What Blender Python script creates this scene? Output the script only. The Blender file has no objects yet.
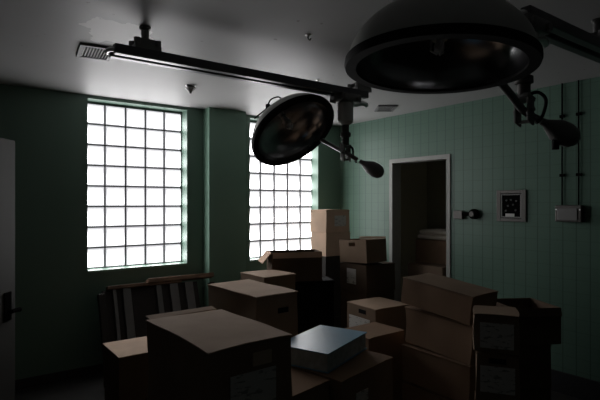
import bpy, bmesh, math, random
from mathutils import Vector, Matrix, noise
S = bpy.context.scene
COL = S.collection
PI = math.pi
random.seed(7)

# ------------------------------------------------------------------ camera, world, light, exposure
EYE = 1.62                       # eye height above the floor
YAW = math.radians(53.43)        # heading from +X (the window wall runs along X)
FPX, CX, HY = 480.0, 300.0, 202.4
RX = Vector((math.sin(YAW), -math.cos(YAW), 0))
FW = Vector((math.cos(YAW), math.sin(YAW), 0))
UP = Vector((0, 0, 1))
cam = bpy.data.cameras.new('camera')
cam.sensor_width = 36; cam.lens = FPX/600*36
cam.shift_y = (HY-200)/600
cam.clip_start = .03
camo = bpy.data.objects.new('camera', cam); COL.objects.link(camo)
camo.matrix_world = Matrix(((RX.x, UP.x, -FW.x, 0), (RX.y, UP.y, -FW.y, 0), (RX.z, UP.z, -FW.z, EYE), (0, 0, 0, 1)))
S.camera = camo
W = bpy.data.worlds.new('World'); S.world = W; W.use_nodes = True
W.node_tree.nodes['Background'].inputs[0].default_value = (.75, .85, 1, 1)
W.node_tree.nodes['Background'].inputs[1].default_value = .6
DAY = 4.5                       # radiance of the daylit glass blocks
S.view_settings.view_transform = 'Standard'; S.view_settings.look = 'None'
S.view_settings.exposure = 0.0; S.view_settings.gamma = 1; S.view_settings.use_curve_mapping = False
S.cycles.max_bounces = 10; S.cycles.diffuse_bounces = 6; S.cycles.glossy_bounces = 5
S.cycles.use_denoising = True
S.cycles.sample_clamp_indirect = 4

def ray(px, py): return FW + RX*((px-CX)/FPX) + UP*((HY-py)/FPX)
EYEV = Vector((0, 0, EYE))
def atD(px, py, D): return EYEV + ray(px, py)*D
def onX(px, py, X): d = ray(px, py); return EYEV + d*(X/d.x)
def onY(px, py, Y): d = ray(px, py); return EYEV + d*(Y/d.y)
def onZ(px, py, Z): d = ray(px, py); return EYEV + d*((Z-EYE)/d.z)

# ------------------------------------------------------------------ materials
def mat(name, col, rough=.7, metal=0., spec=.5, var=0., vscale=6., bump=0., bscale=40., rvar=0.):
    m = bpy.data.materials.new(name); m.use_nodes = True
    nt = m.node_tree; b = nt.nodes['Principled BSDF']
    b.inputs['Base Color'].default_value = (*col, 1); b.inputs['Roughness'].default_value = rough
    b.inputs['Metallic'].default_value = metal; b.inputs['Specular IOR Level'].default_value = spec
    tc = nt.nodes.new('ShaderNodeTexCoord')
    if var or rvar:
        n = nt.nodes.new('ShaderNodeTexNoise'); n.inputs['Scale'].default_value = vscale; n.inputs['Detail'].default_value = 6
        nt.links.new(tc.outputs['Object'], n.inputs['Vector'])
        if var:
            r = nt.nodes.new('ShaderNodeValToRGB')
            r.color_ramp.elements[0].position = .3; r.color_ramp.elements[1].position = .7
            r.color_ramp.elements[0].color = (*[c*(1-var) for c in col], 1)
            r.color_ramp.elements[1].color = (*[min(1, c*(1+var)) for c in col], 1)
            nt.links.new(n.outputs['Fac'], r.inputs['Fac']); nt.links.new(r.outputs['Color'], b.inputs['Base Color'])
        if rvar:
            mr = nt.nodes.new('ShaderNodeMapRange'); mr.inputs['To Min'].default_value = rough-rvar; mr.inputs['To Max'].default_value = rough+rvar
            nt.links.new(n.outputs['Fac'], mr.inputs['Value']); nt.links.new(mr.outputs['Result'], b.inputs['Roughness'])
    if bump:
        n2 = nt.nodes.new('ShaderNodeTexNoise'); n2.inputs['Scale'].default_value = bscale; n2.inputs['Detail'].default_value = 4
        bp = nt.nodes.new('ShaderNodeBump'); bp.inputs['Strength'].default_value = bump; bp.inputs['Distance'].default_value = .01
        nt.links.new(tc.outputs['Object'], n2.inputs['Vector']); nt.links.new(n2.outputs['Fac'], bp.inputs['Height'])
        nt.links.new(bp.outputs['Normal'], b.inputs['Normal'])
    return m

def tile_mat(name, col, joint, axis, size=.108, rough=.35):
    """glazed square wall tile; axis = the horizontal world axis of the wall"""
    m = mat(name, col, rough, spec=.22); nt = m.node_tree; b = nt.nodes['Principled BSDF']
    tc = nt.nodes.new('ShaderNodeTexCoord'); sp = nt.nodes.new('ShaderNodeSeparateXYZ'); cb = nt.nodes.new('ShaderNodeCombineXYZ')
    nt.links.new(tc.outputs['Object'], sp.inputs[0])
    nt.links.new(sp.outputs[axis], cb.inputs[0]); nt.links.new(sp.outputs['Z'], cb.inputs[1])
    br = nt.nodes.new('ShaderNodeTexBrick'); br.offset = 0; br.squash = 1
    nt.links.new(cb.outputs[0], br.inputs['Vector'])
    br.inputs['Scale'].default_value = 1; br.inputs['Brick Width'].default_value = size; br.inputs['Row Height'].default_value = size
    br.inputs['Mortar Size'].default_value = .0035; br.inputs['Mortar Smooth'].default_value = .3; br.inputs['Bias'].default_value = 0
    br.inputs['Color1'].default_value = (*[c*.94 for c in col], 1); br.inputs['Color2'].default_value = (*[c*1.06 for c in col], 1)
    br.inputs['Mortar'].default_value = (*joint, 1)
    b2 = nt.nodes.new('ShaderNodeTexBrick'); b2.offset = 0; b2.squash = 1
    nt.links.new(cb.outputs[0], b2.inputs['Vector'])
    b2.inputs['Scale'].default_value = 1; b2.inputs['Brick Width'].default_value = size; b2.inputs['Row Height'].default_value = 40*size
    b2.inputs['Mortar Size'].default_value = .0045; b2.inputs['Mortar Smooth'].default_value = .3; b2.inputs['Bias'].default_value = 0
    for k in ('Color1', 'Color2'): b2.inputs[k].default_value = (*col, 1)
    b2.inputs['Mortar'].default_value = (*joint, 1)
    mxx = nt.nodes.new('ShaderNodeMix'); mxx.data_type = 'RGBA'; mxx.inputs[0].default_value = .35
    nt.links.new(b2.outputs['Color'], mxx.inputs[6]); nt.links.new(br.outputs['Color'], mxx.inputs[7])
    nt.links.new(mxx.outputs[2], b.inputs['Base Color'])
    bp = nt.nodes.new('ShaderNodeBump'); bp.inputs['Strength'].default_value = .2; bp.inputs['Distance'].default_value = .004; bp.invert = True
    nt.links.new(br.outputs['Fac'], bp.inputs['Height']); nt.links.new(bp.outputs['Normal'], b.inputs['Normal'])
    return m

def emit_mat(name, col, k):
    m = bpy.data.materials.new(name); m.use_nodes = True
    b = m.node_tree.nodes['Principled BSDF']
    b.inputs['Base Color'].default_value = (.6, .65, .65, 1); b.inputs['Roughness'].default_value = .15
    b.inputs['Emission Color'].default_value = (*col, 1); b.inputs['Emission Strength'].default_value = k
    return m
def glass_mat(name, x0, z0, p, pz):
    # daylight reaches the eye through a block's middle; its thick edges stay dimmer
    m = emit_mat(name, (1, .985, 1), DAY); nt = m.node_tree; b = nt.nodes['Principled BSDF']
    tc = nt.nodes.new('ShaderNodeTexCoord'); sp = nt.nodes.new('ShaderNodeSeparateXYZ'); nt.links.new(tc.outputs['Object'], sp.inputs[0])
    def M_(op, a, c):
        n = nt.nodes.new('ShaderNodeMath'); n.operation = op
        for i, q in enumerate((a, c)):
            if q is None: continue
            if isinstance(q, (int, float)): n.inputs[i].default_value = q
            else: nt.links.new(q, n.inputs[i])
        return n.outputs[0]
    def edge(out, o, p, lo, hi):
        f = M_('FRACT', M_('DIVIDE', M_('SUBTRACT', out, o), p), None)
        a = nt.nodes.new('ShaderNodeMapRange'); a.interpolation_type = 'SMOOTHSTEP'; a.inputs['From Max'].default_value = lo; nt.links.new(f, a.inputs['Value'])
        c = nt.nodes.new('ShaderNodeMapRange'); c.interpolation_type = 'SMOOTHSTEP'; c.inputs['From Max'].default_value = hi; nt.links.new(M_('SUBTRACT', 1, f), c.inputs['Value'])
        return M_('MULTIPLY', a.outputs[0], c.outputs[0])
    e = M_('MULTIPLY', edge(sp.outputs['X'], x0, p, .2, .2), edge(sp.outputs['Z'], z0, pz, .15, .7))
    e = M_('POWER', e, 1.6)
    nt.links.new(M_('ADD', M_('MULTIPLY', e, DAY*2.35), .78), b.inputs['Emission Strength'])
    return m

GREEN = (.104, .176, .136)
M = {}
M['tileB'] = tile_mat('green_tile_side', GREEN, (.06, .10, .078), 'Y')
M['green'] = mat('green_paint', (.150, .255, .195), .5, bump=.05)
M['greenwall'] = mat('green_paint_wall', (.110, .180, .140), .5, bump=.05)
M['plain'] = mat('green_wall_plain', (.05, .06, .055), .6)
M['ceil'] = mat('ceiling_enamel', (.37, .365, .365), .5, spec=.2, var=.05, vscale=1.2, bump=.03, bscale=3)
M['floor'] = mat('floor_dark', (.02, .018, .017), .5, var=.3)
M['base'] = mat('baseboard_dark', (.02, .02, .022), .5)
M['mortar'] = mat('mortar', (.10, .12, .11), .8)
M['glassrim'] = emit_mat('daylit_glass_edge', (.96, .93, 1), .6)
M['trim'] = mat('door_trim', (.27, .27, .25), .5, var=.06)
M['doorleaf'] = mat('door_leaf', (.055, .053, .050), .7, spec=.2, var=.05, vscale=3)
M['black'] = mat('black_enamel', (.006, .006, .006), 1, spec=0)
M['lampout'] = mat('lamp_enamel', (.46, .47, .44), .42, var=.1)
M['lampdark'] = mat('lamp_metal_dark', (.17, .17, .165), .45, metal=.3)
M['rim'] = mat('lamp_rim', (.008, .008, .008), .8, spec=.15)
M['mirror'] = mat('lamp_reflector', (.34, .34, .35), .2, metal=1., rvar=.06, vscale=3)
M['chrome'] = mat('chrome', (.78, .78, .78), .42, metal=1.)
M['steel'] = mat('brushed_steel', (.11, .105, .10), .55, metal=1., var=.08, vscale=20)
M['rail'] = mat('rail_metal', (.10, .10, .105), .35, metal=.8)
M['bulb'] = mat('bulb_glass', (.7, .7, .7), .08, spec=.8)
M['wood'] = mat('old_wood', (.16, .088, .05), .6, var=.35, vscale=9)
M['darkwood'] = mat('dark_wood', (.010, .007, .006), .6, var=.3, vscale=9)
M['greyslat'] = mat('grey_slat', (.15, .15, .15), .6, var=.15)
M['housing'] = mat('grey_housing', (.52, .52, .50), .5, var=.08)
M['cardshade'] = mat('cardboard_shaded', (.03, .025, .02), .8, var=.1)  # cardboard with the gap's black shade put into its colour
M['filler'] = mat('shadow_filler', (.008, .008, .008), .9, spec=.1)
M['paper'] = mat('white_paper', (.55, .54, .52), .8, var=.04)
M['ventm'] = mat('vent_metal', (.12, .12, .12), .5, var=.2, vscale=8)
M['ventd'] = mat('vent_dark', (.05, .05, .05), .6)
M['blue'] = mat('blue_cover', (.15, .33, .50), .34, var=.06, spec=.6)
M['pages'] = mat('page_edges', (.40, .46, .48), .8, var=.25, vscale=30)
M['tape'] = mat('packing_tape', (.60, .47, .33), .6, var=.06)
M['linen'] = mat('white_linen', (.85, .78, .68), .9, var=.08)
M['innerwall'] = mat('store_room_wall', (.62, .60, .48), .8)
def board(name, c): return mat(name, c, .8, var=.10, vscale=5, bump=.06, bscale=60, spec=.08)
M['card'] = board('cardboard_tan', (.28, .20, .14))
M['cardlit'] = board('cardboard_lit', (.50, .36, .26))  # lighter copy of the tan, window light on the lids put into its colour
M['cardred'] = board('cardboard_reddish', (.29, .19, .125))
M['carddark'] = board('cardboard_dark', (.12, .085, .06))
M['cardpink'] = board('cardboard_pinkish', (.76, .54, .40))
def label_mat():
    m = mat('printed_label', (.78, .76, .72), .7); nt = m.node_tree; b = nt.nodes['Principled BSDF']
    tc = nt.nodes.new('ShaderNodeTexCoord'); mp = nt.nodes.new('ShaderNodeMapping'); mp.inputs['Scale'].default_value = (22, 22, 60)
    n = nt.nodes.new('ShaderNodeTexNoise'); n.inputs['Scale'].default_value = 1.2; n.inputs['Detail'].default_value = 3
    r = nt.nodes.new('ShaderNodeValToRGB'); r.color_ramp.elements[0].position = .36; r.color_ramp.elements[1].position = .43
    r.color_ramp.elements[0].color = (.40, .39, .37, 1); r.color_ramp.elements[1].color = (.78, .76, .72, 1)
    nt.links.new(tc.outputs['Object'], mp.inputs[0]); nt.links.new(mp.outputs[0], n.inputs['Vector'])
    nt.links.new(n.outputs['Fac'], r.inputs[0]); nt.links.new(r.outputs[0], b.inputs['Base Color'])
    return m
M['label'] = label_mat()
# the ceiling has one patch where the paint has flaked and a few specks
def ceil_patch(m, c0, r):
    nt = m.node_tree; b = nt.nodes['Principled BSDF']
    tc = nt.nodes.new('ShaderNodeTexCoord')
    vm = nt.nodes.new('ShaderNodeVectorMath'); vm.operation = 'DISTANCE'; vm.inputs[1].default_value = c0
    nz = nt.nodes.new('ShaderNodeTexNoise'); nz.inputs['Scale'].default_value = 7; nz.inputs['Detail'].default_value = 5
    nt.links.new(tc.outputs['Object'], vm.inputs[0]); nt.links.new(tc.outputs['Object'], nz.inputs['Vector'])
    ma = nt.nodes.new('ShaderNodeMath'); ma.operation = 'MULTIPLY_ADD'; ma.inputs[1].default_value = .35
    nt.links.new(nz.outputs['Fac'], ma.inputs[0]); nt.links.new(vm.outputs['Value'], ma.inputs[2])
    lt = nt.nodes.new('ShaderNodeMath'); lt.operation = 'LESS_THAN'; lt.inputs[1].default_value = r+.17
    nt.links.new(ma.outputs[0], lt.inputs[0])
    sp = nt.nodes.new('ShaderNodeTexNoise'); sp.inputs['Scale'].default_value = 16; sp.inputs['Detail'].default_value = 2
    nt.links.new(tc.outputs['Object'], sp.inputs['Vector'])
    sl = nt.nodes.new('ShaderNodeMath'); sl.operation = 'GREATER_THAN'; sl.inputs[1].default_value = .745
    nt.links.new(sp.outputs['Fac'], sl.inputs[0])
    old = b.inputs['Base Color'].links[0].from_socket
    mx = nt.nodes.new('ShaderNodeMix'); mx.data_type = 'RGBA'; mx.inputs[7].default_value = (.60, .59, .58, 1)
    nt.links.new(lt.outputs[0], mx.inputs[0]); nt.links.new(old, mx.inputs[6])
    m2 = nt.nodes.new('ShaderNodeMix'); m2.data_type = 'RGBA'; m2.inputs[7].default_value = (.24, .23, .22, 1)
    nt.links.new(sl.outputs[0], m2.inputs[0]); nt.links.new(mx.outputs[2], m2.inputs[6])
    nt.links.new(m2.outputs[2], b.inputs['Base Color'])

# ------------------------------------------------------------------ mesh helpers (all in world coordinates)
ORG = {}
def obj(name, bm, m, parent=None, at=None, smooth=False):
    o_ = ORG[parent.name] if parent else Vector(at) if at is not None else Vector((0, 0, 0))
    bmesh.ops.transform(bm, matrix=Matrix.Translation(-o_), verts=bm.verts)
    me = bpy.data.meshes.new(name); bm.normal_update(); bm.to_mesh(me); bm.free()
    for mm in (m if isinstance(m, (list, tuple)) else [m]): me.materials.append(mm)
    if smooth:
        for p in me.polygons: p.use_smooth = True
        try: me.set_sharp_from_angle(angle=math.radians(38))
        except Exception: pass
    o = bpy.data.objects.new(name, me); COL.objects.link(o)
    if parent: o.parent = parent
    else: o.location = o_
    ORG[o.name] = o_
    return o
def thing(name, label, cat, loc, group=None):
    o = bpy.data.objects.new(name, None); COL.objects.link(o); o.location = loc; o.empty_display_size = .05
    o['label'] = label; o['category'] = cat
    if group: o['group'] = group
    ORG[o.name] = Vector(loc); return o
def tag(o, label, cat, group=None):
    o['label'] = label; o['category'] = cat
    if group: o['group'] = group
    return o
def struct(name, bm, m, parent=None, smooth=False):
    o = obj(name, bm, m, parent, smooth=smooth)
    if not parent: o['kind'] = 'structure'
    return o
def B(): return bmesh.new()
def aabox(bm, a, b):
    x0, y0, z0 = [min(p, q) for p, q in zip(a, b)]; x1, y1, z1 = [max(p, q) for p, q in zip(a, b)]
    v = [bm.verts.new(p) for p in ((x0,y0,z0),(x1,y0,z0),(x1,y1,z0),(x0,y1,z0),(x0,y0,z1),(x1,y0,z1),(x1,y1,z1),(x0,y1,z1))]
    for f in ((0,3,2,1),(4,5,6,7),(0,1,5,4),(1,2,6,5),(2,3,7,6),(3,0,4,7)): bm.faces.new([v[i] for i in f])
    return v
def obox(bm, c, u, v, w, hu, hv, hw, bev=0.):
    """box centred on c with half sizes along unit vectors u, v, w"""
    t = bmesh.new(); aabox(t, (-hu, -hv, -hw), (hu, hv, hw))
    if bev: bmesh.ops.bevel(t, geom=t.edges[:], offset=bev, segments=2, affect='EDGES', profile=.5)
    R = Matrix((u, v, w)).transposed().to_4x4()
    bmesh.ops.transform(t, matrix=Matrix.Translation(c) @ R, verts=t.verts)
    join(bm, t)
def join(bm, t):
    me = bpy.data.meshes.new('tmp'); t.to_mesh(me); t.free(); bm.from_mesh(me); bpy.data.meshes.remove(me)
def frame_of(ax):
    ax = Vector(ax).normalized(); h = Vector((0, 0, 1)) if abs(ax.z) < .9 else Vector((1, 0, 0))
    u = ax.cross(h).normalized(); return u, ax.cross(u).normalized(), ax
def lathe(bm, prof, c, ax, seg=48, closed=False):
    u, v, a = frame_of(ax); c = Vector(c); rings = []
    for r, t in prof:
        if r < 1e-6: rings.append([bm.verts.new(c + a*t)])
        else: rings.append([bm.verts.new(c + a*t + (u*math.cos(2*PI*k/seg) + v*math.sin(2*PI*k/seg))*r) for k in range(seg)])
    pr = list(zip(rings, rings[1:])) + ([(rings[-1], rings[0])] if closed else [])
    for A, Bn in pr:
        for k in range(seg):
            q = [A[k % len(A)], A[(k+1) % len(A)], Bn[(k+1) % len(Bn)], Bn[k % len(Bn)]]
            q = [x for i, x in enumerate(q) if x not in q[:i]]
            if len(q) > 2: bm.faces.new(q)
    bmesh.ops.recalc_face_normals(bm, faces=bm.faces)
def cyl(bm, a, b, r, seg=20, r2=None, bev=.1):
    a, b = Vector(a), Vector(b); L = (b-a).length; r2 = r if r2 is None else r2; e = min(r, r2, L)*bev
    lathe(bm, [(0, 0), (r-e, 0), (r, e), (r2, L-e), (r2-e, L), (0, L)], a, b-a, seg)
def tube(bm, pts, r, seg=10):
    pts = [Vector(p) for p in pts]; u, v, _ = frame_of(pts[1]-pts[0]); prev = None
    for i, p in enumerate(pts):
        d = (pts[min(i+1, len(pts)-1)] - pts[max(i-1, 0)]).normalized()
        u = (u - d*u.dot(d)).normalized(); v = d.cross(u)
        rr = r[i] if isinstance(r, (list, tuple)) else r
        ring = [bm.verts.new(p + (u*math.cos(2*PI*k/seg) + v*math.sin(2*PI*k/seg))*rr) for k in range(seg)]
        if prev:
            for k in range(seg): bm.faces.new((prev[k], prev[(k+1) % seg], ring[(k+1) % seg], ring[k]))
        else: bm.faces.new(ring[::-1])
        prev = ring
    bm.faces.new(prev)
def curve(P, n=8):
    P = [Vector(p) for p in P]; Q = [P[0]] + P + [P[-1]]; out = []
    for i in range(1, len(Q)-2):
        for k in range(n):
            t = k/n; a, b, c, d = Q[i-1], Q[i], Q[i+1], Q[i+2]
            out.append(.5*((2*b) + (c-a)*t + (2*a-5*b+4*c-d)*t*t + (3*b-a-3*c+d)*t**3))
    return out + [P[-1]]

# ------------------------------------------------------------------ the room
CE = EYE + 1.009                 # ceiling height 2.63
YA, XB = 4.80, 4.222              # window wall, door wall
YG = 4.947                       # glass plane
ZS, ZT = {1: .974, 2: .950}, 2.598   # window openings
W1 = (1.082, 2.070); W2 = (2.842, 3.850)
ceil_patch(M['ceil'], tuple(onZ(116, 33, CE)), .20)
bm = B(); aabox(bm, (-1.5, -1.6, -.1), (6.5, 5.2, 0)); struct('floor', bm, M['floor'])
bm = B(); aabox(bm, (-1.5, -1.6, CE), (6.5, 5.2, CE+.1)); struct('ceiling', bm, M['ceil'])
bm = B()
for a, b in (((-.32, 0), (W1[0], CE)), ((W1[1], 0), (W2[0], CE)), ((W2[1], 0), (XB, CE)),
             ((W1[0], 0), (W1[1], ZS[1])), ((W2[0], 0), (W2[1], ZS[2])), ((W1[0], ZT), (W1[1], CE)), ((W2[0], ZT), (W2[1], CE))):
    aabox(bm, (a[0], YA, a[1]), (b[0], 5.05, b[1]))
struct('wall_back', bm, M['greenwall'])
bm = B(); aabox(bm, (2.255, 4.65, 0), (2.70, YA, CE)); struct('column', bm, M['green'])
# door wall with its doorway
DY0, DY1, DZ = 3.112, 3.864, EYE+.458
bm = B()
aabox(bm, (XB, -1.6, 0), (4.342, DY0-.03, CE)); aabox(bm, (XB, DY1+.03, 0), (4.342, 5.05, CE)); aabox(bm, (XB, DY0-.03, DZ+.03), (4.342, DY1+.03, CE))
struct('wall_right', bm, M['tileB'])
bm = B()
aabox(bm, (-.32, 3.36, 0), (-.20, 4.80, CE)); struct('wall_left', bm, M['plain'])
bm = B(); aabox(bm, (-1.5, 3.36, 0), (-.32, 3.48, CE)); struct('wall_alcove', bm, M['plain'])
bm = B(); aabox(bm, (-1.5, -1.6, 0), (-1.4, 3.36, CE)); struct('wall_entry', bm, M['plain'])
bm = B(); aabox(bm, (-1.4, -1.6, 0), (XB, -1.5, CE)); struct('wall_front', bm, M['plain'])
# store room beyond the doorway
bm = B(); aabox(bm, (6.2, 2.2, 0), (6.3, 5.05, CE)); aabox(bm, (4.342, 4.95, 0), (6.2, 5.05, CE)); aabox(bm, (4.342, 2.2, 0), (6.2, 2.3, CE))
struct('wall_storeroom', bm, M['innerwall'])
# door frame
bm = B(); t = .045
aabox(bm, (XB-.014, DY0-t, 0), (4.356, DY0, DZ+t)); aabox(bm, (XB-.014, DY1, 0), (4.356, DY1+t, DZ+t)); aabox(bm, (XB-.014, DY0, DZ), (4.356, DY1, DZ+t))
struct('trim_1', bm, M['trim'])
# baseboards
bm = B(); aabox(bm, (-.2, YA-.012, 0), (2.255, YA, .085)); aabox(bm, (2.70, YA-.012, 0), (XB, YA, .085)); aabox(bm, (2.243, 4.638, 0), (2.712, 4.65, .085)); struct('baseboard_back', bm, M['base'])
bm = B(); aabox(bm, (XB-.014, -1.5, 0), (XB, DY0-t, .18)); aabox(bm, (XB-.014, DY1+t, 0), (XB, YA, .18)); struct('baseboard_right', bm, M['base'])

# glass block windows: five by eight blocks of 203 mm in dark mortar
def window(n, x0, z0, px_, p):
    j = .0065; zs = ZS[n]
    op = W1 if n == 1 else W2
    bm = B()
    xa, xb = op[0]-.02, op[1]+.03
    aabox(bm, (xa, YG+.006, zs-.02), (xb, YG+.05, ZT+.02))                       # mortar bed behind
    for k in range(1, 5): aabox(bm, (x0+k*px_-j, YG-.004, z0+.002), (x0+k*px_+j, YG+.006, z0+8*p-.002))
    for k in range(9): aabox(bm, (xa, YG-.004, z0+k*p-j), (xb, YG+.0055, z0+k*p+j))
    for x in (x0, x0+5*px_): aabox(bm, (x-j*1.6, YG-.0045, z0), (x+j*1.6, YG+.006, z0+8*p))
    aabox(bm, (xa, YG-.003, z0+8*p), (xb, YG+.006, ZT+.01))
    aabox(bm, (x0+5*px_-.02, YG-.0035, z0), (xb, YG+.006, ZT+.01))
    w = struct('window_%d' % n, bm, M['mortar'])
    bm = B(); rnd = random.Random(n)
    for i in range(5):
        for k in range(8):
            cx, cz = x0+(i+.5)*px_, z0+(k+.5)*p; h = p/2-j-.0003; q = h-.011; sq = px_/p
            dx, dz = rnd.uniform(-.001, .001), rnd.uniform(-.001, .001)
            o4 = [bm.verts.new((cx+sx*h*sq, YG+.003, cz+sz*h)) for sx, sz in ((-1,-1),(1,-1),(1,1),(-1,1))]
            i4 = [bm.verts.new((cx+sx*q*sq+dx, YG-.006, cz+sz*q+dz)) for sx, sz in ((-1,-1),(1,-1),(1,1),(-1,1))]
            bm.faces.new(i4)
            for a in range(4):
                f = bm.faces.new((o4[a], o4[(a+1) % 4], i4[(a+1) % 4], i4[a])); f.material_index = 1
    obj('glass_blocks', bm, [glass_mat('daylit_glass_%d' % n, x0, z0, px_, p), M['glassrim']], w)
    bm = B(); aabox(bm, (op[0]+.001, YA-.008, zs-.02), (op[1]-.001, YG-.007, zs+.003)); obj('sill', bm, M['green'], w)
window(1, 1.075, .978, .2, .2005); window(2, 2.870, .952, .2, .2035)

# open door at the left
hinge = Vector((-.17, 3.355, 0)); free = Vector((.432, 4.166, 0))
dd = (free-hinge).normalized(); dn = Vector((dd.y, -dd.x, 0)); free -= dn*.024; hinge -= dn*.024; L = (free-hinge).length
zt = EYE+.462
d1 = struct('door_1', (lambda b: (obox(b, (hinge+free)/2+Vector((0, 0, zt/2+.005)), dd, dn, UP, L/2, .021, zt/2-.005, .002), b)[1])(B()), M['doorleaf'])
hp = free - dd*.10
bm = B(); obox(bm, hp+dn*.026+UP*.86, dd, dn, UP, .042, .005, .105, .003); obj('handle_plate', bm, M['black'], d1)
bm = B(); cyl(bm, hp+dn*.031+UP*.825, hp+dn*.06+UP*.825, .012); tube(bm, [hp+dn*.06+UP*.825-dd*.012, hp+dn*.06+UP*.822+dd*.09, hp+dn*.055+UP*.812+dd*.10], .015)
obj('handle', bm, M['black'], d1, smooth=True)

# ------------------------------------------------------------------ ceiling track and surgical lamps
ZR = EYE+.84
def track(y, x0, x1, label, mounts):
    t = thing('ceiling_track', label, 'track', (x0, y, ZR))
    for s in (-1, 1):
        bm = B(); obox(bm, Vector(((x0+x1)/2, y+s*.041, ZR)), Vector((1,0,0)), Vector((0,1,0)), UP, (x1-x0)/2, .024, .027, .005)
        obj('rail', bm, M['rail'], t)
    n = int((x1-x0)/.4)+1
    for k in range(n):
        bm = B(); x = x0+.05+(x1-x0-.1)*k/max(1, n-1); aabox(bm, (x-.02, y-.0165, ZR+.014), (x+.02, y+.0165, ZR+.024))
        obj('cross_tie', bm, M['rail'], t)
    bm = B(); tube(bm, curve([(x0+.03, y-.041, ZR-.004), (x0-.012, y-.036, ZR-.004), (x0-.022, y, ZR-.004), (x0-.012, y+.036, ZR-.004), (x0+.03, y+.041, ZR-.004)]), .013)
    obj('end_stop', bm, M['chrome'], t, smooth=True)
    for mx in mounts:
        bm = B(); cyl(bm, (mx, y, ZR+.02), (mx, y, CE-.012), .022); lathe(bm, [(0, 0), (.032, 0), (.032, -.012), (.024, -.02), (0, -.02)], (mx, y, CE-.0005), UP, 28)
        mo = obj('ceiling_mount', bm, M['lampdark'], t, smooth=True)
        bm = B(); aabox(bm, (mx-.075, y-.06, ZR+.022), (mx+.075, y+.06, ZR+.05))
        obox(bm, Vector((mx, y, ZR+.066)), Vector((1,0,0)), Vector((0,1,0)), UP, .05, .045, .026, .006); obj('bracket', bm, M['lampdark'], mo)
        for sx in (-1, 1):
            for sy in (-1, 1):
                bm = B(); cyl(bm, (mx+sx*.06, y+sy*.045, ZR+.05), (mx+sx*.06, y+sy*.045, ZR+.086), .019, 8); obj('bolt', bm, M['lampdark'], mo)
    return t
track(2.75, .745, 2.66, 'long twin-rail ceiling track running left to right above the windows', (.93, 2.62))
track(1.15, 2.06, 3.35, 'short twin-rail ceiling track at the upper right behind the large lamp', (2.9,))

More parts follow.
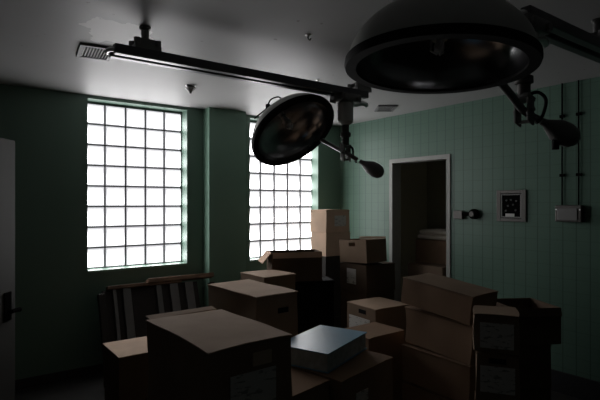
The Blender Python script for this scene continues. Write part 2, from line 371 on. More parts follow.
def lamp(label, px, py, D, ratio, minor, axis_deg, clev, top_x, y, wpx, wpy, wD, R, H, flip, apx):
    """dome whose open rim is seen as an ellipse of the given ratio; the arm passes a clevis on a drop post"""
    C = atD(px, py, D); toc = (EYEV-C).normalized(); r_ = (RX-toc*RX.dot(toc)).normalized(); u_ = toc.cross(r_)
    a = math.radians(axis_deg); md = r_*math.sin(a) - u_*math.cos(a)          # opening faces down-right
    n = (toc*ratio + md*math.sqrt(1-ratio*ratio)).normalized()
    t = thing('surgical_lamp', label, 'lamp', Vector((top_x, y, ZR-.03)))
    N = 22
    prof = [(R*math.cos(k/N*PI/2)**.92 if k < N else 0, H*math.sin(k/N*PI/2)) for k in range(N+1)]
    th = .012
    pin = [((R-.016)*math.cos(k/N*PI/2)**.92 if k < N else 0, (H-.018)*math.sin(k/N*PI/2)) for k in range(N+1)]
    bm = B(); lathe(bm, prof + [(max(0, r-.004), h-.005 if k else h) for k, (r, h) in reversed(list(enumerate(prof[:-1])))], C, -n, 72)
    dome = obj('dome', bm, M['lampout'], t, smooth=True)
    bm = B(); lathe(bm, [(R-.034, -.012), (R+.006, -.012), (R+.010, 0), (R+.008, .020), (R+.0005, .024), (R+.0005, -.002), (R-.034, -.002)], C, -n, 72, closed=True)
    obj('rim', bm, M['rim'], dome, smooth=True)
    bm = B(); lathe(bm, pin, C, -n, 72)
    for f in bm.faces: f.normal_flip()
    obj('reflector', bm, M['mirror'], t, smooth=True)
    u, v, _ = frame_of(n)
    # bulb holder on the axis, carried from the dome's crown
    bm = B(); cyl(bm, C-n*(H-.02), C-n*.14, .022); cyl(bm, C-n*.14, C-n*.10, .032)
    for k in range(3):
        d = u*math.cos(2*PI*k/3+.4) + v*math.sin(2*PI*k/3+.4)
        tube(bm, [C-n*.12+d*.028, C-n*.06+d*.03, C-n*.045+d*.006], .004, 6)
    bh = obj('bulb_holder', bm, M['chrome'], t, smooth=True)
    bm = B(); lathe(bm, [(0, 0), (.012, .004), (.020, .025), (.018, .045), (0, .055)], C-n*.10, n, 20); obj('bulb', bm, M['bulb'], bh, smooth=True)
    # crown cap on the back of the dome
    bm = B(); lathe(bm, [(.075, -.012), (.075, .012), (.06, .026), (0, .03)], C-n*(H-.004), -n, 32); obj('crown_cap', bm, M['lampout'], dome, smooth=True)
    # carriage, post, clevis
    cl = Vector(clev); P = Vector((cl.x, cl.y, 0))
    bm = B(); obox(bm, Vector((cl.x, y, ZR-.045)), Vector((1,0,0)), Vector((0,1,0)), UP, .095, .075, .03, .006)
    for s in (-1, 1): cyl(bm, (cl.x+s*.065, y-.09, ZR-.05), (cl.x+s*.065, y+.09, ZR-.05), .02)
    car = obj('carriage', bm, M['lampdark'], t, smooth=True)
    bm = B(); tube(bm, curve([(cl.x+.06, y+.02, ZR-.06), (cl.x+.12, y+.03, ZR-.07), (cl.x+.19, y+.02, ZR-.052), (cl.x+.25, y+.03, ZR-.06)]), .022); obj('cable_conduit', bm, M['chrome'], car, smooth=True)
    bm = B(); cyl(bm, (cl.x, y, ZR-.075), (cl.x, y, cl.z+.24), .06, 24); cyl(bm, (cl.x, y, cl.z+.24), (cl.x, y, cl.z+.215), .06, 24, .036)
    obj('post_housing', bm, M['housing'], t, smooth=True)
    bm = B(); cyl(bm, (cl.x, y, cl.z+.245), (cl.x, y, cl.z+.06), .028, 20); lathe(bm, [(.028, 0), (.04, .005), (.04, .035), (.028, .04)], (cl.x, y, cl.z+.12), UP, 20)
    obj('post', bm, M['steel'], t, smooth=True)
    Wt = atD(wpx, wpy, wD)
    # point of the rim nearest to the clevis
    best = None; u, v, _ = frame_of(n)
    for k in range(180):
        q_ = u*math.cos(k*PI/90)+v*math.sin(k*PI/90); E_ = C+q_*(R+.004)-n*.03; d_ = E_-EYEV
        e_ = math.hypot(CX+FPX*d_.dot(RX)/d_.dot(FW)-apx[0], HY-FPX*d_.z/d_.dot(FW)-apx[1])
        if best is None or e_ < best[0]: best = (e_, q_, E_)
    _, q, E0 = best
    ad = (Wt-E0).normalized(); sd = ad.cross(UP).normalized()
    bm = B()
    obox(bm, cl+UP*.058, ad, sd, ad.cross(sd), .03, .04, .010, .003)
    for s in (-1, 1): obox(bm, cl+sd*s*.032, sd, UP, ad.normalized(), .006, .06, .024, .003)
    cyl(bm, cl-sd*.05, cl+sd*.05, .010)
    cyl(bm, cl-UP*.05-sd*.034, cl-UP*.05+sd*.034, .008)
    obj('clevis', bm, M['lampdark'], t, smooth=True)
    mid = cl
    bm = B(); tube(bm, curve([E0-ad*.02, (E0+mid)/2, mid, (mid*.55+Wt*.45)], 5), .017, 12); obox(bm, E0, q, n, q.cross(n), .022, .03, .05, .006)
    obj('arm', bm, M['lampdark'], t, smooth=True)
    wd = (Wt-mid).normalized(); Lw = .105
    bm = B(); lathe(bm, [(0, -Lw), (.016, -Lw), (.019, -Lw*.75), (.034, -Lw*.45), (.052, -.01), (.056, Lw*.35), (.048, Lw*.7), (.026, Lw*.93), (0, Lw)], Wt, wd, 32)
    cw = obj('counterweight', bm, M['lampdark'], t, smooth=True)
    if flip:
        k0 = Wt - wd*.02 - UP*.045; bm = B(); cyl(bm, k0, k0-UP*.05, .016, 16); obj('knob', bm, M['rim'], cw, smooth=True)
    s0 = cl + UP*.075 + RX*.03
    lp = [cl+UP*.075+RX*.02, cl+UP*.085+RX*.065, cl+UP*.05+RX*.10, cl-UP*.02+RX*.085, cl-UP*.055+RX*.055] if flip else \
         [cl+UP*.06+RX*.03, cl+UP*.03+RX*.055, cl-UP*.03+RX*.06, cl-UP*.075+RX*.085]
    bm = B(); tube(bm, curve(lp), .008, 8); obj('cable_loop', bm, M['rim'], t, smooth=True)
    return t, C, n, dome
# the far lamp
cl1 = onY(345.5, 153, 2.75)
t1, C1, n1, dome1 = lamp('smaller looking dome surgical lamp hanging in front of the right window', 294, 132.5, 3.78, .58, .28, 34.7,
    cl1, cl1.x, 2.75, 371.5, 168, 3.66, .352, .205, False, (320, 140))
hb = atD(268, 107.5, 3.86)
bm = B(); tube(bm, [atD(254.5, 118.5, 3.80), hb], .006, 8); obox(bm, hb, RX, UP, FW, .018, .026, .018, .006)
tube(bm, curve([hb+UP*.02, atD(271, 99.5, 3.87), atD(279, 97, 3.88), atD(284, 103, 3.89)]), .006, 8); obj('side_handle', bm, M['rim'], t1, smooth=True)
# the near lamp
cl2 = onY(524, 111, 1.15)
t2, C2, n2, dome2 = lamp('big dome surgical lamp filling the upper right in front of the ceiling', 438.5, 66.5, 1.80, .305, .36, 2.5,
    cl2, cl2.x, 1.15, 559, 131, 2.22, .342, .245, True, (500, 88))

# ------------------------------------------------------------------ ceiling fixtures
def vent(cs, label):
    pts = [onZ(x, y, CE) for x, y in cs]; c = sum(pts, Vector())/4
    u = ((pts[1]-pts[0])+(pts[2]-pts[3])); wu = u.length/4; u.normalize(); u.z = 0
    v = UP.cross(u); wv = ((pts[3]-pts[0]).length+(pts[2]-pts[1]).length)/4
    t = thing('ceiling_vent', label, 'vent', Vector((c.x, c.y, CE-.02)))
    bm = B(); f = .025
    for s in (-1, 1):
        obox(bm, c+u*s*(wu-f/2)-UP*.008, u, v, UP, f/2, wv, .0075, .002)
        obox(bm, c+v*s*(wv-f/2)-UP*.008, u, v, UP, wu-f, f/2, .0075, .002)
    obj('frame', bm, M['ventm'], t)
    bm = B(); k = 9
    tilt = (v*.8+UP*.6).normalized(); tn = u.cross(tilt)
    for i in range(k): obox(bm, c-UP*.009+v*((i-(k-1)/2)*(2*wv-2*f)/k), u, tilt, tn, wu-f, .008, .0012)
    obj('louvre', bm, M['ventm'], t)
    bm = B(); obox(bm, c-UP*.0012, u, v, UP, wu-f, wv-f, .0008); obj('back_plate', bm, M['ventd'], t)
vent([(75, 54), (82, 42), (114, 48), (110, 60)], 'square ceiling vent by the left end of the long track')
vent([(377, 109), (383, 104), (393, 106), (390, 112)], 'small dark ceiling vent near the far right corner of the ceiling')
def ceiling_knob(px, py, name, label, s):
    c = onZ(px, py, CE); t = thing(name, label, name.replace('_', ' '), Vector((c.x, c.y, CE-.05*s)))
    bm = B(); lathe(bm, [(0, 0), (.035*s, 0), (.032*s, .006*s), (.012*s, .014*s)], c, -UP, 24); obj('flange', bm, M['chrome'], t, smooth=True)
    return t, c
t, c = ceiling_knob(190.5, 85.5, 'sprinkler_head', 'dark sprinkler head under the ceiling between the two windows', 1.25)
bm = B(); cyl(bm, c-UP*.016, c-UP*.04, .016); lathe(bm, [(.05, 0), (.05, -.004), (.02, -.03), (.008, -.05), (0, -.05)], c-UP*.02, UP, 8); obj('deflector', bm, M['lampdark'], t, smooth=True)
t, c = ceiling_knob(308, 35, 'ceiling_hook', 'small round ceiling hook left of the big dome lamp', .5)
bm = B(); tube(bm, curve([c-UP*.006, c-UP*.02, c-UP*.03+RX*.01, c-UP*.02+RX*.018]), .004, 8); obj('hook', bm, M['steel'], t, smooth=True)
t, c = ceiling_knob(318, 80, 'ceiling_hook', 'small ceiling hook beside the track above the far lamp', .55)
bm = B(); tube(bm, curve([c-UP*.006, c-UP*.02, c-UP*.03+RX*.01, c-UP*.02+RX*.018]), .004, 8); obj('hook', bm, M['steel'], t, smooth=True)

# ------------------------------------------------------------------ things on the door wall
XV, YV = Vector((1, 0, 0)), Vector((0, 1, 0))
t = thing('wall_panel', 'square steel-framed black panel on the green tile wall right of the doorway', 'panel', Vector((XB, 2.402, EYE-.18)))
yc, zc = 2.402, EYE-.032
bm = B()
for s in (-1, 1):
    obox(bm, Vector((XB-.008, yc+s*.122, zc)), XV, YV, UP, .0075, .021, .146, .003); obox(bm, Vector((XB-.008, yc, zc+s*.130)), XV, YV, UP, .0075, .101, .016, .003)
obj('frame', bm, M['steel'], t)
bm = B(); obox(bm, Vector((XB-.004, yc, zc)), XV, YV, UP, .0035, .101, .114); obj('face', bm, M['black'], t)
bm = B()
for s in (-1, 1): obox(bm, Vector((XB-.011, yc+s*.093, zc)), XV, YV, UP, .003, .004, .108); obox(bm, Vector((XB-.011, yc, zc+s*.104)), XV, YV, UP, .003, .089, .004)
obj('bezel', bm, M['lampdark'], t)
bm = B(); obox(bm, Vector((XB-.009, yc+.012, zc-.086)), XV, YV, UP, .001, .043, .014); obj('name_plate', bm, M['paper'], t)
for a, b in ((.045, .05), (0, .055), (-.05, .045), (.03, .0), (-.02, .01), (.05, -.045), (-.045, -.04)):
    bm = B(); cyl(bm, (XB-.008, yc+a, zc+b), (XB-.016, yc+a, zc+b), .009, 12); obj('indicator', bm, M['ventd'], t)
t = thing('outlet_box', 'steel switch box on the far right tile wall below two conduits', 'outlet', Vector((XB, 1.880, EYE-.165)))
bm = B(); obox(bm, Vector((XB-.026, 1.880, EYE-.093)), XV, YV, UP, .0255, .105, .07, .006); obj('housing', bm, M['steel'], t)
bm = B(); obox(bm, Vector((XB-.055, 1.884, EYE-.098)), XV, YV, UP, .004, .08, .05, .003); obj('cover', bm, M['lampdark'], t)
for s in (-1, 1):
    bm = B(); cyl(bm, (XB-.045, 1.880+s*.095, EYE-.06), (XB-.057, 1.880+s*.095, EYE-.06), .007, 10); obj('screw', bm, M['chrome'], t)
for i, yy in enumerate((1.944, 1.812)):
    c0 = thing('conduit', ('left', 'right')[i]+' one of two thin dark conduits running from the switch box to the ceiling', 'pipe', Vector((XB-.014, yy, EYE-.022)), 'conduits above the switch box')
    bm = B(); cyl(bm, (XB-.014, yy, EYE-.0225), (XB-.014, yy, CE), .0065, 12, bev=0); obj('pipe', bm, M['black'], c0, smooth=True)
    for zz in (1.85, 2.35):
        bm = B(); obox(bm, Vector((XB-.012, yy, zz)), XV, YV, UP, .0118, .02, .012, .003); obj('clip', bm, M['black'], c0)
t = thing('wall_bracket', 'small steel wall bracket with a round knob beside the doorway', 'bracket', Vector((XB, 2.86, EYE-.18)))
bm = B(); obox(bm, Vector((XB-.022, 2.953, EYE-.125)), XV, YV, UP, .0215, .052, .042, .005); obj('block', bm, M['steel'], t)
bm = B(); cyl(bm, (XB-.03, 2.905, EYE-.115), (XB-.03, 2.82, EYE-.115), .018); obj('neck', bm, M['black'], t, smooth=True)
bm = B(); cyl(bm, (XB-.0005, 2.777, EYE-.115), (XB-.05, 2.777, EYE-.115), .05, 28); obj('knob', bm, M['black'], t, smooth=True)
bm = B(); cyl(bm, (XB-.05, 2.777, EYE-.115), (XB-.075, 2.777, EYE-.115), .026, 20); obj('knob_cap', bm, M['steel'], t, smooth=True)

# ------------------------------------------------------------------ cartons
CARTONS = 'cardboard cartons piled in the room'
def carton(label, F, ang, w, l, z0, z1, m='card', top=None, holes=(), labels=(), tilt=0, seed=0, crush=.006, lid=True, tape=False, spots=(), bflap=False, flat=False):
    """carton whose front corner stands at F; w runs along ang, l to the left of it. tilt (radians) raises the far end of l.
    holes/labels: (face, centre along it 0..1, height 0..1, width, height) with face 'w' (front, along w) or 'l' (left end, along l)"""
    a = math.radians(ang); u = Vector((math.cos(a), math.sin(a), 0)); v = Vector((-u.y, u.x, 0)); h = z1-z0
    if tilt: v2 = (v*math.cos(tilt)+UP*math.sin(tilt)); n2 = u.cross(v2)
    else: v2, n2 = v, UP
    Fo = Vector((F[0], F[1], z0))
    def P(x, y, z): return Fo + u*x + v2*y + n2*z
    t = thing('cardboard_box', label, 'box', Fo+u*w/2+v*l/2, CARTONS)
    rnd = Vector((seed*3.7, seed*1.3, seed*2.1))
    def dent(x, y, z):
        q = noise.noise(Vector((x, y, z))*4.5+rnd); q2 = noise.noise(Vector((x, y, z))*4.5-rnd)
        ex = min(x, w-x); ey = min(y, l-y); ez = min(z, h-z); e = crush
        cx = (1 if x < w/2 else -1)*max(0, q+.55)*e*(1-min(1, ex/.01))
        cy = (1 if y < l/2 else -1)*max(0, q2+.55)*e*(1-min(1, ey/.01))
        cz = -max(0, q*q2*2+.35)*e*(1-min(1, (h-z)/.01)) if z > .5*h else 0
        return x+cx, y+cy, z+cz
    tt = .005
    zt = h-tt if lid else h
    N = 7
    bm = B()
    def face(f):
        g = [[bm.verts.new(P(*dent(*f(i/N, j/N)))) for j in range(N+1)] for i in range(N+1)]
        for i in range(N):
            for j in range(N): bm.faces.new((g[i][j], g[i+1][j], g[i+1][j+1], g[i][j+1]))
    face(lambda s, r: (s*w, 0, r*zt)); face(lambda s, r: (w-s*w, l, r*zt)); face(lambda s, r: (0, l-s*l, r*zt)); face(lambda s, r: (w, s*l, r*zt))
    if lid: face(lambda s, r: (s*w, r*l, zt-.001))
    face(lambda s, r: (s*w, l-r*l, 0))
    bmesh.ops.remove_doubles(bm, verts=bm.verts, dist=.0004)
    o = obj('body', bm, M[m], t, smooth=True)
    if lid:
        bm = B(); ov = .004
        g = []
        for k, dz in enumerate((-tt, 0)):
            G = []
            for i in range(N+1):
                row = []
                for j in range(N+1):
                    x, y, z = dent(i/N*w, j/N*l, h)
                    ex = (i == N)-(i == 0); ey = (j == N)-(j == 0)
                    sag = 0 if flat else .007*noise.noise(Vector((x*3, y*3, 0))+rnd) - .003*abs(ex*ey)
                    row.append(bm.verts.new(P(x+ex*ov, y+ey*ov, h+dz+min(0, sag)*(1 if lid else 0))))
                G.append(row)
            g.append(G)
        for i in range(N):
            for j in range(N):
                bm.faces.new((g[1][i][j], g[1][i+1][j], g[1][i+1][j+1], g[1][i][j+1])); bm.faces.new((g[0][i][j], g[0][i][j+1], g[0][i+1][j+1], g[0][i+1][j]))
            bm.faces.new((g[0][i][0], g[0][i+1][0], g[1][i+1][0], g[1][i][0])); bm.faces.new((g[0][i+1][N], g[0][i][N], g[1][i][N], g[1][i+1][N]))
            bm.faces.new((g[0][0][i+1], g[0][0][i], g[1][0][i], g[1][0][i+1])); bm.faces.new((g[0][N][i], g[0][N][i+1], g[1][N][i+1], g[1][N][i]))
        obj('lid', bm, M[top or m], t, smooth=True)
    def patch(spec, off, name, mm):
        f, c, hh, pw, ph = spec
        bm = B(); q = []
        for k in (0, 1):
            d = -off*k + (.004 if k == 0 else 0)
            for sx, sz in ((-1,-1),(1,-1),(1,1),(-1,1)):
                if f == 'w': p = P(c*w+sx*pw/2, d, hh*h+sz*ph/2)
                else: p = P(d, c*l-sx*pw/2, hh*h+sz*ph/2)
                q.append(bm.verts.new(p))
        for ff in ((0,3,2,1),(4,5,6,7),(0,1,5,4),(1,2,6,5),(2,3,7,6),(3,0,4,7)): bm.faces.new([q[i] for i in ff])
        bmesh.ops.recalc_face_normals(bm, faces=bm.faces)
        ob = obj(name, bm, mm, t); return ob
    if bflap:
        d = (v2*.99+n2*.10).normalized(); e = u.cross(d); bm = B(); obox(bm, P(w/2, l+.006, h-.004)+d*.028, u, d, e, w/2-.02, .026, .0025, .001); obj('flap', bm, M[top or m], t)
    for s in holes: patch(s, .0008, 'hand_hole_shade', M['rim'])  # flat dark patches stand in for the shade inside the holes
    for s in labels: patch(s, .0012, 'paper_label', M['label'])
    for s in spots: patch(s, .001, 'tape_patch', M['tape'])
    if tape:
        bm = B()
        for i in range(N):
            pass
        q = [P(w/2-.03, -.0055, h*.72), P(w/2+.03, -.0055, h*.72), P(w/2+.03, -.0055, h+.0008), P(w/2-.03, -.0055, h+.0008), P(w/2-.03, l+.0055, h+.0008), P(w/2+.03, l+.0055, h+.0008)]
        vs = [bm.verts.new(p) for p in q]; bm.faces.new((vs[0], vs[1], vs[2], vs[3])); bm.faces.new((vs[3], vs[2], vs[5], vs[4]))
        obj('packing_tape', bm, M['tape'], t)
    return t, P
def under(Fxy, ang, w, l, levels, labs, m='card', seed=50):
    for i, ((a, b), lb) in enumerate(zip(levels, labs)):
        carton(lb, Fxy, ang, w, l, a, b-.002, m, seed=seed+i, crush=.004)

# big front carton and its stack
carton('large front cardboard box with a white printed label on its dark front', (.74, 1.53), 2, .375, .585, .735, 1.10, 'card', 'cardlit', bflap=True,
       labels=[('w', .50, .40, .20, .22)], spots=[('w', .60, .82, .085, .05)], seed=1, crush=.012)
under((.74, 1.53), 3, .375, .59, [(.001, .368), (.37, .734)], ['bottom carton under the large front box', 'middle carton directly under the large front box'], seed=51)
# box behind it
carton('long cardboard box behind the front box, with a hand hole in its dark end', (1.432, 2.362), 2, .325, .58, .715, 1.076, 'card', 'cardlit',
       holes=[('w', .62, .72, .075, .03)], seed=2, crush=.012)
under((1.435, 2.366), 2, .318, .57, [(.001, .358), (.36, .714)], ['bottom carton under the long box behind the front box', 'middle carton under the long box behind the front box'], seed=53)
# flat-topped box behind that one
carton('flat lit-topped cardboard box between the long box and the shaded open box', (1.895, 2.995), 3, .30, .33, .74, 1.068, 'card', 'cardlit', seed=3)
under((1.897, 3.0), 3, .29, .32, [(.001, .37), (.372, .739)], ['bottom carton under the flat lit-topped box', 'middle carton under the flat lit-topped box'], seed=55)
# left low box
carton('low cardboard box with a lit lid in front of the slatted wooden rack', (.905, 3.175), 0, .36, .385, .315, .622, 'carddark', 'cardlit', seed=4, crush=.003, flat=True, labels=[('w', .62, .78, .05, .045)])
carton('bottom carton below the lit-lidded box at the left', (.91, 3.18), 0, .35, .375, .001, .313, 'carddark', seed=57)

# open-topped boxes
def open_carton(label, F, ang, w, l, z0, z1, m, flaps, hole=None, tilt=0, roll=0, seed=0, fm=None):
    a = math.radians(ang); u = Vector((math.cos(a), math.sin(a), 0)); v = Vector((-u.y, u.x, 0)); h = z1-z0; n2 = UP
    if tilt or roll:
        R = Matrix.Rotation(tilt, 3, u) @ Matrix.Rotation(roll, 3, v); u, v, n2 = R @ u, R @ v, R @ UP
    Fo = Vector((F[0], F[1], z0))
    def P(x, y, z): return Fo+u*x+v*y+n2*z
    t = thing('cardboard_box', label, 'box', Fo+u*w/2+v*l/2, CARTONS)
    th = .006; bm = B()
    def slab(x0, y0, z0_, x1, y1, z1_):
        obox(bm, P((x0+x1)/2, (y0+y1)/2, (z0_+z1_)/2), u, v, n2, abs(x1-x0)/2, abs(y1-y0)/2, abs(z1_-z0_)/2)
    slab(0, 0, 0, w, l, th)
    slab(th, 0, th, w, th, h); slab(th, l-th, th, w-th, l, h); slab(w-th, th, th, w, l, h)
    if hole:
        c, hh, pw, ph = hole; y0, y1 = c*l-pw/2, c*l+pw/2; zz0, zz1 = hh*h-ph/2, hh*h+ph/2
        slab(0, 0, th, th, y0, h); slab(0, y1, th, th, l, h); slab(0, y0, th, th, y1, zz0); slab(0, y0, zz1, th, y1, h)
    else: slab(0, 0, th, th, l, h)
    o = obj('body', bm, M[m], t)
    for side, angf, ln in flaps:
        ca, sa = math.cos(math.radians(angf)), math.sin(math.radians(angf))     # 90 upright, 0 outwards, -70 hanging
        bm = B()
        if side in 'LR':
            s = -1 if side == 'L' else 1; d = (u*s*ca+n2*sa).normalized(); e = v; b0 = P(0 if s < 0 else w, l/2, h+.002)+u*s*.004; hl = l/2-.006
        else:
            s = -1 if side == 'F' else 1; d = (v*s*ca+n2*sa).normalized(); e = u; b0 = P(w/2, 0 if s < 0 else l, h+.002)+v*s*.004; hl = w/2-.006
        obox(bm, b0+d*ln/2, d, e, d.cross(e), ln/2, hl, .0025); obj('flap', bm, M[fm or m], t)
    return t, P
# open box by the right window, shade and window light put into its colours
F4 = onZ(271, 300, .93); c4 = atD(272, 252, 4.12)
a4 = -22
open_carton('shaded open-topped cardboard box before the right window with one flap folded out', (c4.x, c4.y), a4, .45, .24, .93, 1.185, 'carddark', [('L', -50, .12), ('F', -80, .05)], seed=5, fm='cardpink')
t = thing('shadow_filler', 'black cabinet under the shaded open box, added to stand for the deep shade behind the blue book', 'filler', (c4.x, c4.y, 0))  # made-up block standing in for the black shadow between the stacks
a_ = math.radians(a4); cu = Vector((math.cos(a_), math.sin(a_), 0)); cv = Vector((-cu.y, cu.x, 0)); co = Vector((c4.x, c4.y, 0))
bm = B(); obox(bm, co+cu*.287+cv*.11+UP*.485, cu, cv, UP, .278, .098, .42, .004); obj('body', bm, M['filler'], t)
bm = B(); obox(bm, co+cu*.287+cv*.11+UP*.916, cu, cv, UP, .285, .105, .012, .004); obj('top_panel', bm, M['filler'], t)
bm = B(); obox(bm, co+cu*.287+cv*.11+UP*.033, cu, cv, UP, .268, .09, .032); obj('plinth', bm, M['filler'], t)
bm = B(); obox(bm, co+cu*.287+cv*.008+UP*.485, cu, cv, UP, .265, .004, .405, .002); obj('door', bm, M['filler'], t)
# the two bright cartons
carton('upper of the two small cartons stacked in front of the right window', (3.388, 4.084), 0, .35, .29, 1.284, 1.540, 'cardpink', 'cardpink', labels=[('w', .60, .5, .17, .12)], seed=6)
carton('lower of the two small cartons stacked in front of the right window', (3.382, 4.080), -2, .355, .29, 1.022, 1.282, 'cardpink', 'cardpink', seed=7)
under((3.385, 4.085), 0, .36, .30, [(.001, .338), (.34, .678), (.68, 1.02)], ['bottom carton under the two small bright cartons', 'second carton up under the two small bright cartons', 'carton directly under the two small bright cartons'], 'cardshade', seed=64)
# open box with the bright hand hole
open_carton('open cardboard box left of the doorway with a hand hole near its top edge', (2.835, 2.885), 2, .25, .325, 1.110, 1.305, 'card', [('R', 100, .018)], hole=(.52, .80, .075, .032), tilt=math.radians(-3), seed=8)
carton('closed labelled carton directly under the open box left of the doorway', (2.83, 2.885), 1, .36, .33, .853, 1.09, 'carddark', labels=[('l', .55, .55, .11, .13)], seed=9)
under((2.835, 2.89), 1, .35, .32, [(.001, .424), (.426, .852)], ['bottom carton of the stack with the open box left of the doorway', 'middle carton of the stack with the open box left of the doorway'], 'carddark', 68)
# cartons between the book and the tilted stack
carton('carton with a hand hole and white label just right of the blue book', (2.50, 2.455), -4, .34, .335, .53, .848, 'card', 'cardlit', holes=[('l', .45, .86, .08, .03)], labels=[('l', .55, .52, .24, .12)], seed=10)
carton('bottom carton beneath the one with a hand hole right of the blue book', (2.505, 2.46), -4, .33, .325, .001, .528, 'card', seed=72)
carton('orange-brown carton touching the leaning stack, in front of the labelled one', (2.13, 2.15), 0, .33, .27, .45, .772, 'cardred', 'cardred', seed=11)
carton('bottom carton beneath the orange-brown one', (2.135, 2.155), 0, .32, .26, .001, .448, 'cardred', seed=73)
# cartons under the book
carton('brown carton under the left half of the blue book', (1.172, 1.648), 12, .275, .30, .42, .80, 'card', 'cardred', seed=12)
carton('bottom carton of the pair under the left half of the blue book', (1.175, 1.653), 12, .268, .29, .001, .418, 'card', seed=74)
carton('brown carton under the right half of the blue book with a small white label', (1.468, 1.655), 12, .46, .34, .42, .80, 'card', 'cardred', labels=[('w', .36, .68, .10, .055)], seed=13)
carton('bottom carton of the pair under the right half of the blue book', (1.473, 1.66), 12, .45, .33, .001, .418, 'card', seed=75)
# leaning stack right of centre
xs = 2.35
tl = [(.001, .248, 0), (.25, .476, 0), (.478, .702, .03), (.704, .928, .055), (.935, 1.10, .10)]
nm = ['floor carton of the leaning stack of brown boxes', 'second lowest carton in the leaning stack of brown boxes', 'third carton from the top in the leaning stack of brown boxes',
      'second carton from the top in the leaning stack of brown boxes', 'topmost crumpled carton of the leaning stack of brown boxes']
for i, ((a, b, tt), lb) in enumerate(zip(tl, nm)):
    t_, P_ = carton(lb, (xs+(.01, .0, .0, .012, -.005)[i], 1.575+(.0, .0, .01, .005, .0)[i]), (0, 1, 2, 0, 3)[i], .30, .50, a, b, 'cardred', 'cardred' if i < 4 else 'card', tilt=tt, seed=20+i, crush=.02 if i > 1 else .005)
# labelled stack at the right
Fl = atD(472.5, 349, 2.40); angl = math.degrees(YAW)-90-20
for i, (a, b, lb) in enumerate(((.001, .30, 'bottom carton of the stack with two white labels at the right'), (.302, .60, 'third carton down in the stack with two white labels at the right'),
                             (.602, .874, 'lower white-labelled carton in the right stack'), (.876, 1.066, 'upper white-labelled carton in the right stack'))):
    if i < 3: carton(lb, (Fl.x+.012, Fl.y-.008), angl, .205, .225, a, b, 'card', labels=[('w', .5, .52, .16, .13)] if i == 2 else (), holes=[('w', .5, .86, .08, .025)] if i == 2 else (), seed=30+i)
    else: carton(lb, (Fl.x, Fl.y), angl, .225, .235, a, b, 'card', labels=[('w', .5, .45, .155, .125)], crush=.02, seed=34)
Fk = atD(514, 344, 2.86); angk = math.degrees(YAW)-90+6
for i, (a, b, w, lb) in enumerate(((.001, .25, .24, 'bottom dark carton at the right end of the pile'), (.252, .50, .24, 'second dark carton up at the right end of the pile'), (.502, .765, .24, 'lower dark carton at the right end of the pile, right of the white labels'))):
    carton(lb, (Fk.x, Fk.y), angk, w, .30, a, b, 'carddark', seed=40+i)
open_carton('upper dark open carton at the right end of the pile by the tile wall', (Fk.x, Fk.y), angk, .30, .31, .767, .985, 'carddark', [('F', -75, .05)], seed=44)

# ------------------------------------------------------------------ blue book
bt = .897; zb = .8025
pF, pR, pB = onZ(328, 354, bt), onZ(367, 332, bt), onZ(324, 323, bt)
u = (pR-pF); u.z = 0; lu = u.length; u.normalize(); v = UP.cross(u)
lv = .30
t = thing('ledger_book', 'thick blue-covered book lying on two brown cartons beside the front box', 'book', Vector((pF.x, pF.y, zb)))
c = pF+u*lu/2+v*lv/2
bm = B(); obox(bm, Vector((c.x, c.y, bt-.003)), u, v, UP, lu/2, lv/2, .003, .001); obj('front_cover', bm, M['blue'], t)
bm = B(); obox(bm, Vector((c.x, c.y, zb+.003)), u, v, UP, lu/2, lv/2, .003, .001); obj('back_cover', bm, M['blue'], t)
bm = B(); obox(bm, Vector((c.x, c.y, (bt+zb)/2)), u, v, UP, lu/2-.006, lv/2-.006, (bt-zb)/2-.006); obj('page_block', bm, M['pages'], t)

# ------------------------------------------------------------------ slatted wooden rack under the left window
t = thing('wooden_rack', 'dark slatted wooden rack leaning on the wall under the left window', 'rack', Vector((1.7, 4.4, 0)))
A = onY(97.5, 290, 4.58); Bq = onY(213, 276.5, 4.58)
zr = (A.z+Bq.z)/2 + .008
x0, x1 = A.x, Bq.x
lean = Vector((0, .30, zr)).normalized(); yb = 4.59-.30
nrm = Vector((1, 0, 0)).cross(lean)
def rp(x, s): return Vector((x, yb, 0)) + lean*(s*math.hypot(zr, .30))
bm = B(); obox(bm, rp((x0+x1*.62)/1.62+.0, .985)-Vector((.0, 0, 0)), XV, nrm, lean, (x1-x0)*.31, .03, .016, .003); obj('top_rail', bm, M['wood'], t)
xm = x0+(x1-x0)*.40
bm = B(); obox(bm, rp((xm+x1)/2, 1.015)-nrm*.004, XV, nrm, lean, (x1-xm)/2, .045, .022, .004); obj('top_rail', bm, M['wood'], t)
bm = B(); obox(bm, rp((x0+x1)/2, .18), XV, nrm, lean, (x1-x0)/2-.03, .022, .04, .003); obj('bottom_rail', bm, M['darkwood'], t)
for x in (x0+.028, x1-.028):
    bm = B(); obox(bm, rp(x, .49), XV, nrm, lean, .028, .026, zr*.505-.03, .003); obj('leg', bm, M['darkwood'], t)
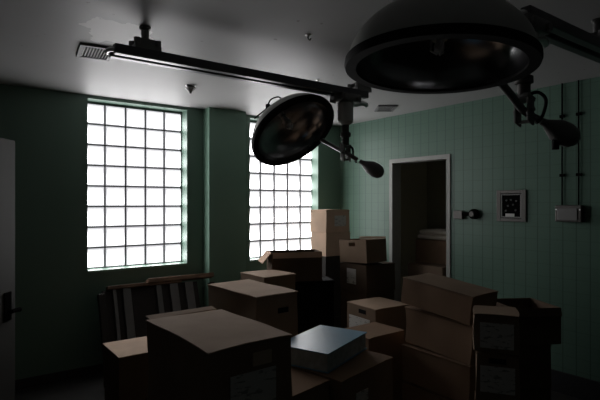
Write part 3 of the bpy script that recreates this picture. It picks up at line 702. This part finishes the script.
a, b = onY(103, 300, 4.55).x, onY(198.5, 300, 4.55).x
bm = B(); obox(bm, rp((a+b)/2, .57)-nrm*.012, XV, nrm, lean, (b-a)/2, .004, zr*.42, .001); obj('back_panel', bm, M['darkwood'], t)
for pa, pb in ((113, 116.5), (123, 131), (156.5, 161.5), (170, 178), (185, 193)):
    a, b = onY(pa, 300, 4.55).x, onY(pb, 300, 4.55).x
    bm = B(); obox(bm, rp((a+b)/2, .57)+nrm*.008, XV, nrm, lean, (b-a)/2, .012, zr*.42, .002); obj('slat', bm, M['greyslat'], t)

# ------------------------------------------------------------------ store room contents seen through the doorway
carton('brown carton beyond the doorway carrying white folded linen', (4.72, 3.35), 0, .42, .60, .62, 1.165, 'cardred', seed=80)
carton('bottom carton beyond the doorway under the linen', (4.725, 3.355), 0, .41, .59, .001, .618, 'cardred', seed=81)
for i, (a, b, lb) in enumerate(((1.168, 1.225, 'lower white folded sheet on the brown carton beyond the doorway'), (1.227, 1.285, 'upper white folded sheet on the brown carton beyond the doorway'))):
    bm = B(); dx = .01*i
    pts = []
    for k in range(9):
        f = k/8; pts.append((4.73+dx, a+(b-a)*f, .5-.5*abs(2*f-1)))
    obox(bm, Vector((4.93, 3.655-.01*i, (a+b)/2)), XV, YV, UP, .20-.01*i, .285-.012*i, (b-a)/2, .03)
    tag(obj('folded_sheet', bm, M['linen'], at=(4.93, 3.65, a), smooth=True), lb, 'linen', 'folded sheets beyond the doorway')
bm = B()
lathe(bm, [(0, 0), (.09, 0), (.11, .03), (.10, .055), (.05, .075), (0, .08)], Vector((4.93, 3.50, 1.287)), UP, 24)
tag(obj('cloth_bundle', bm, M['carddark'], at=(4.93, 3.50, 1.287), smooth=True), 'dark bundle on top of the white folded sheets beyond the doorway', 'bundle')
carton('low carton inside the doorway right behind the leaning stack', (4.42, 3.32), 0, .24, .50, .55, .90, 'carddark', seed=82)
carton('floor carton inside the doorway under the low one', (4.425, 3.325), 0, .23, .49, .001, .548, 'carddark', seed=83)
